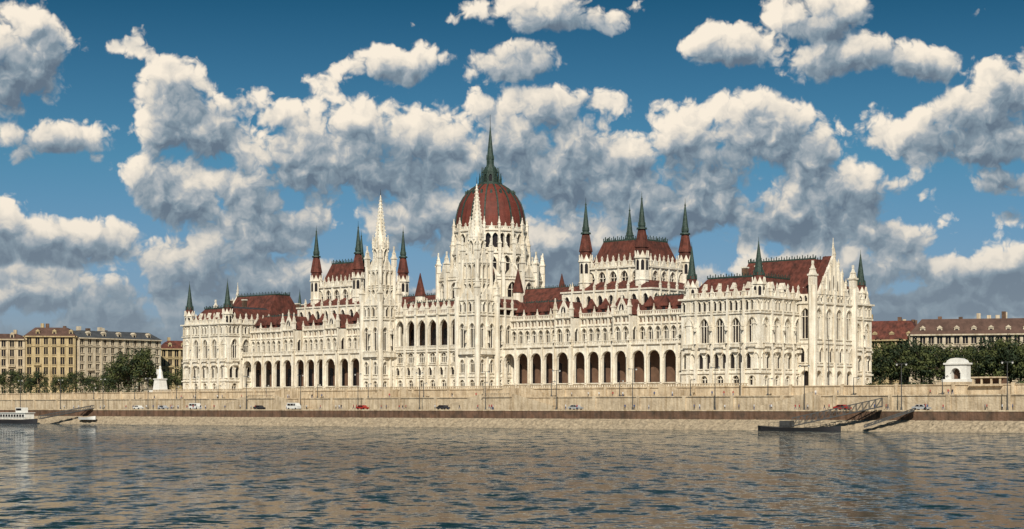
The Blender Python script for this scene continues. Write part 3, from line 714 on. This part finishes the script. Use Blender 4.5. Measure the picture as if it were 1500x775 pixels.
gang(268,q(268)+5,2.2,252,q(252)-6,6.0,'gangway',1.1)
P=Part(); F=FW.at(-54,q(-54)+5,'f'); hull(P,F,24,5,WZ,.8,C4,STL)
for k in range(12): fbox(P,F,3+k*1.5,3.06+k*1.5,1.5,2.6,1.9,1.95,STL)
fbox(P,F,3,19.6,2.55,2.62,1.9,1.95,STL); fbox(P,F,14,17,1.4,3.0,-1,1,STL)
P.make('mooring_pontoon')
gang(-40,q(-40)+4,1.7,-60,q(-60)-4,6.6,'gangway',2.0)
gang(-58,q(-58)+1,1.5,-68,q(-68)-5,5.6,'gangway',.5)
P=Part(); F=FW.at(244,q(244)-1,'f'); hull(P,F,10,3,2.2,.6,WHT,TER); P.make('rowing_boat')

# ------------------------------------------------------------ node helpers
def setin(T,sock,v):
    if isinstance(v,bpy.types.NodeSocket): T.links.new(v,sock)
    else: sock.default_value=v
def M(T,op,a,b=0.,c=None,clamp=False):
    x=T.nodes.new('ShaderNodeMath'); x.operation=op; x.use_clamp=clamp; setin(T,x.inputs[0],a); setin(T,x.inputs[1],b)
    if c is not None: setin(T,x.inputs[2],c)
    return x.outputs[0]
def VM(T,op,a,b=(0,0,0),c=None):
    x=T.nodes.new('ShaderNodeVectorMath'); x.operation=op; setin(T,x.inputs[0],a); setin(T,x.inputs[1],b)
    if c is not None: setin(T,x.inputs[2],c)
    return x.outputs[0]
def MR(T,v,a,b,c,d,smooth=True):
    x=T.nodes.new('ShaderNodeMapRange'); x.interpolation_type='SMOOTHSTEP' if smooth else 'LINEAR'; setin(T,x.inputs[0],v)
    for i,k in enumerate((a,b,c,d)): x.inputs[i+1].default_value=k
    return x.outputs[0]
def MIX(T,f,a,b,mode='MIX'):
    x=T.nodes.new('ShaderNodeMixRGB'); x.blend_type=mode; setin(T,x.inputs[0],f); setin(T,x.inputs[1],a); setin(T,x.inputs[2],b); return x.outputs[0]
def NZ(T,v,s,d,r,out='Fac',dim='2D'):
    x=T.nodes.new('ShaderNodeTexNoise'); x.noise_dimensions=dim; x.inputs['Scale'].default_value=s; x.inputs['Detail'].default_value=d; x.inputs['Roughness'].default_value=r; T.links.new(v,x.inputs['Vector']); return x.outputs[out]
# ------------------------------------------------------------ water
m=bpy.data.materials.new('water'); m.use_nodes=True; n=m.node_tree.nodes; l=m.node_tree.links; b=n['Principled BSDF']
T=m.node_tree; geo=n.new('ShaderNodeNewGeometry'); pos=geo.outputs['Position']
def lay(sx,sy,rot,s,d,amp):
    mp=n.new('ShaderNodeMapping'); mp.inputs['Scale'].default_value=(sx,sy,1); mp.inputs['Rotation'].default_value=(0,0,rot); l.new(pos,mp.inputs[0])
    return VM(T,'MULTIPLY',VM(T,'SUBTRACT',NZ(T,mp.outputs[0],s,d,.6,'Color'),(.5,.5,.5)),(amp,amp,0))
gust=MR(T,NZ(T,VM(T,'MULTIPLY',pos,(1,.5,1)),.02,3,.55),.3,.7,.6,1.25)
sl=VM(T,'ADD',VM(T,'ADD',lay(1,.35,.12,.55,2,1.3),lay(1,.45,-.25,.16,2,.9)),VM(T,'ADD',lay(1,1.5,-.2,.6,2,1.5),lay(1,1.2,.3,2.2,2,.8)))
cg=n.new('ShaderNodeCombineXYZ')
for i in range(2): l.new(gust,cg.inputs[i])
nn=VM(T,'NORMALIZE',VM(T,'ADD',VM(T,'MULTIPLY',sl,cg.outputs[0]),(0,0,1))); l.new(nn,b.inputs['Normal'])
b.inputs['Base Color'].default_value=(.008,.030,.036,1); b.inputs['Roughness'].default_value=.04; b.inputs['IOR'].default_value=1.33
me=bpy.data.meshes.new('water'); me.from_pydata([(-6000,-3000,WZ),(6000,-3000,WZ),(6000,6000,WZ),(-6000,6000,WZ)],[],[(0,1,2,3)]); me.materials.append(m); o=bpy.data.objects.new('water',me); col.objects.link(o)

# ------------------------------------------------------------ sun, sky
S=Vector((-.06,-.80,.60)).normalized()
sun=bpy.data.lights.new('sun','SUN'); sun.energy=5.0; sun.angle=math.radians(.5); sun.color=(1,.92,.78)
so=bpy.data.objects.new('sun',sun); col.objects.link(so); so.rotation_euler=S.to_track_quat('Z','Y').to_euler()
def skycolor(T,vec,elsock):
    s=T.nodes.new('ShaderNodeTexSky'); s.sky_type='NISHITA'; s.sun_disc=False; s.sun_elevation=math.asin(S.z); s.sun_rotation=math.atan2(S.x,S.y); s.air_density=1.2; s.dust_density=1; s.ozone_density=2
    if vec is not None: T.links.new(vec,s.inputs[0]) if len(s.inputs) else None
    tn=T.nodes.new('ShaderNodeValToRGB'); T.links.new(M(T,'DIVIDE',elsock,8.),tn.inputs[0]); te=tn.color_ramp.elements
    te[0].position=0; te[0].color=(.55,.58,.9,1); te[1].position=.76; te[1].color=(.040,.20,.29,1)
    for p_,c_ in ((.2,(.36,.50,.80,1)),(.45,(.19,.42,.58,1))): x=te.new(p_); x.color=c_
    return MIX(T,1.0,s.outputs[0],tn.outputs[0],'MULTIPLY')
w=bpy.data.worlds.new('World'); scene.world=w; w.use_nodes=True; T=w.node_tree; T.nodes.clear()
w.cycles.sampling_method='MANUAL'; w.cycles.sample_map_resolution=256
tc=T.nodes.new('ShaderNodeTexCoord'); sp=T.nodes.new('ShaderNodeSeparateXYZ'); T.links.new(tc.outputs['Generated'],sp.inputs[0])
elw=M(T,'MULTIPLY',M(T,'ARCSINE',sp.outputs[2]),25.61)
b1=T.nodes.new('ShaderNodeBackground'); b1.inputs[1].default_value=.1; T.links.new(skycolor(T,None,elw),b1.inputs[0])
wo=T.nodes.new('ShaderNodeOutputWorld'); T.links.new(b1.outputs[0],wo.inputs[0])
blobs=[
(20,110,85,75),(45,60,45,45),(65,220,115,38),
(255,140,58,42),(295,200,85,62),(235,190,45,52),(225,270,55,55),(270,300,70,45),
(430,185,55,32),(520,190,95,55),(620,210,95,58),(450,240,105,62),(570,250,150,60),(355,275,70,50),(390,330,110,60),
(580,100,95,36),(755,86,80,28),(810,20,125,34),
(790,150,75,34),(840,185,85,52),(835,255,130,70),(715,165,50,36),(750,215,90,70),(910,240,90,60),
(1060,72,76,42),(1200,30,82,46),(1250,92,155,36),(1350,98,68,38),
(985,195,55,42),(1105,180,105,50),(1165,225,85,60),(1040,245,130,70),
(1420,180,95,50),(1330,205,80,30),(1480,150,60,52),(1430,230,120,38),(1475,280,65,26),
(1230,290,120,60),(1160,325,110,50),(1300,350,95,35),(985,310,140,60),
(90,350,150,36),(130,440,140,34),(310,385,150,44),(1400,400,160,36),(640,330,140,60),(1200,400,160,40),(450,420,160,40),(830,360,140,60),(20,450,100,30)]
BL=[(math.atan((a-750)/2561)*25.61,math.atan((597-b_)/2561)*25.61,c/100,d_/100) for a,b_,c,d_ in blobs]
nu,nv=640,170
az=np.linspace(-1.25,1.25,nu); el=np.linspace(-.01,.62,nv)
AZ,EL=np.meshgrid(az,el); X=AZ*25.61; Y=EL*25.61
def nfield(ox,sx,sy,oct_):
    out=np.empty((nv,nu))
    for j in range(nv):
        for i in range(nu): out[j,i]=mnoise.fractal(Vector((X[j,i]*sx+ox,Y[j,i]*sy,ox*.7)),1.0,2.0,oct_)
    return out
wx=nfield(3.1,1.1,1.1,3)*.20; wy=nfield(9.7,1.1,1.1,3)*.16
gn=nfield(21.3,.42,.6,2); ln=nfield(5.5,.7,1.7,3)
def ss(v,a,b_): 
    u=np.clip((v-a)/(b_-a),0,1); return u*u*(3-2*u)
inv=1-np.maximum(ss(np.abs(X),7.4,9),ss(Y,6.1,7.5))
def field(dx,dy):
    x=X+wx+dx; y=Y+wy+dy; cur=np.full(X.shape,2.8)
    for cx,cy,rx,ry in BL:
        yy=(y-cy); r=np.where(yy>0,ry*1.05,ry*.85); cur=np.minimum(cur,((x-cx)/rx)**2+(yy/r)**2)
    Bv=1-cur
    low=.75-1.5*ss(Y+dy,1.6,3.6)+ln*1.6
    Bv=np.maximum(Bv,low); Bv=np.where(inv>.98,Bv,Bv*inv+(1-inv)*(-1.6)); Bv=np.maximum(Bv,(gn*4.0)*(1-inv)-3*inv)
    return Bv
B0=field(0,0)
x=X+wx; y=Y+wy; num=np.zeros(X.shape); den=np.full(X.shape,1e-3)
for cx,cy,rx,ry in BL:
    dd=((x-cx)/rx)**2+((y-cy)/ry)**2; wgt=np.exp(-dd*2.2); num+=wgt*((y-cy)/ry-.35*(x-cx)/rx); den+=wgt
HT=np.clip(num/den,-1.5,1.5)*inv+(1-inv)*np.clip(ln*2,-1,1)
Th=np.zeros_like(B0)
for k in range(1,5): Th+=np.clip(field(-.04*k,.11*k)+.2,0,1.2)/4
Rd=14000.
vx=np.sin(AZ)*np.cos(EL)*Rd; vy=np.cos(AZ)*np.cos(EL)*Rd; vz=np.sin(EL)*Rd
V=np.stack([vx,vy,vz],-1).reshape(-1,3)
I=np.arange(nu*nv).reshape(nv,nu); Fc=np.stack([I[:-1,:-1],I[:-1,1:],I[1:,1:],I[1:,:-1]],-1).reshape(-1,4)
me=bpy.data.meshes.new('sky'); me.vertices.add(len(V)); me.vertices.foreach_set('co',V.ravel()); me.loops.add(Fc.size); me.loops.foreach_set('vertex_index',Fc.ravel().astype(np.int32))
me.polygons.add(len(Fc)); me.polygons.foreach_set('loop_start',np.arange(0,Fc.size,4,dtype=np.int32)); me.update(calc_edges=True)
for nm,arr in (('cover',B0),('thick',Th),('heap',HT)):
    at=me.attributes.new(nm,'FLOAT','POINT'); at.data.foreach_set('value',arr.ravel().astype(np.float32))
m=bpy.data.materials.new('sky'); m.use_nodes=True; T=m.node_tree; T.nodes.clear(); m.cycles.emission_sampling='NONE'
geo=T.nodes.new('ShaderNodeNewGeometry'); dirv=VM(T,'NORMALIZE',geo.outputs['Position']); sp=T.nodes.new('ShaderNodeSeparateXYZ'); T.links.new(dirv,sp.inputs[0])
azs=M(T,'MULTIPLY',M(T,'ARCTAN2',sp.outputs[0],sp.outputs[1]),25.61); els=M(T,'MULTIPLY',M(T,'ARCSINE',sp.outputs[2]),25.61)
cb=T.nodes.new('ShaderNodeCombineXYZ'); T.links.new(azs,cb.inputs[0]); T.links.new(els,cb.inputs[1]); Pv=cb.outputs[0]
def attr(nm):
    a=T.nodes.new('ShaderNodeAttribute'); a.attribute_name=nm; return a.outputs['Fac']
wv=VM(T,'SUBTRACT',NZ(T,Pv,2.2,3,.55,'Color'),(.5,.5,.5))
def det(v):
    vo=T.nodes.new('ShaderNodeTexVoronoi'); vo.voronoi_dimensions='2D'; vo.inputs['Scale'].default_value=1.7; vo.inputs['Detail'].default_value=3; vo.inputs['Roughness'].default_value=.5; vo.inputs['Lacunarity'].default_value=2.2
    T.links.new(VM(T,'MULTIPLY_ADD',wv,(.4,.4,0),v),vo.inputs['Vector'])
    return M(T,'ADD',M(T,'MULTIPLY',M(T,'SUBTRACT',.50,vo.outputs['Distance']),1.0),M(T,'MULTIPLY',M(T,'SUBTRACT',NZ(T,v,3.2,5,.55),.5),.75))
d0=det(Pv); d1=det(VM(T,'ADD',Pv,(-.08,.13,0)))
D0=M(T,'ADD',attr('cover'),d0)
alpha=MR(T,D0,-.22,.26,0,1)
l1=M(T,'MULTIPLY_ADD',M(T,'SUBTRACT',d0,d1),.9,.5,True)
l2=MR(T,M(T,'ADD',attr('thick'),M(T,'MULTIPLY',d0,.25)),.05,1.15,1,0)
l3=MR(T,M(T,'ADD',attr('heap'),M(T,'MULTIPLY',d0,.6)),-.75,.65,0,1)
lt_=M(T,'ADD',M(T,'MULTIPLY',l1,.36),M(T,'ADD',M(T,'MULTIPLY',l2,.36),M(T,'MULTIPLY',l3,.40)),clamp=True)
cr=T.nodes.new('ShaderNodeValToRGB'); T.links.new(lt_,cr.inputs[0]); e=cr.color_ramp.elements
e[0].position=.15; e[0].color=(.13,.18,.24,1); e[1].position=.90; e[1].color=(.95,.85,.71,1)
for p_,c_ in ((.33,(.22,.29,.35,1)),(.50,(.40,.44,.47,1)),(.68,(.73,.68,.60,1))):
    x=e.new(p_); x.color=c_
haze=MR(T,els,0,3.4,.6,0)
ccol=MIX(T,haze,cr.outputs[0],(.29,.35,.40,1))
skc=MIX(T,1.0,skycolor(T,dirv,els),(.1,.1,.1,1),'MULTIPLY')
em=T.nodes.new('ShaderNodeEmission'); T.links.new(MIX(T,alpha,skc,ccol),em.inputs[0]); em.inputs[1].default_value=1
om=T.nodes.new('ShaderNodeOutputMaterial'); T.links.new(em.outputs[0],om.inputs[0])
me.materials.append(m); o=bpy.data.objects.new('sky',me); col.objects.link(o)

# ------------------------------------------------------------ camera
cam=bpy.data.cameras.new('camera'); co=bpy.data.objects.new('camera',cam); col.objects.link(co)
co.location=(0,0,6.3); co.rotation_euler=(math.radians(90),0,0); cam.sensor_width=36; cam.lens=36*2561/1500; cam.shift_y=209.5/1500
cam.clip_start=1; cam.clip_end=30000; scene.camera=co
scene.view_settings.view_transform='Standard'; scene.view_settings.look='None'; scene.view_settings.exposure=0
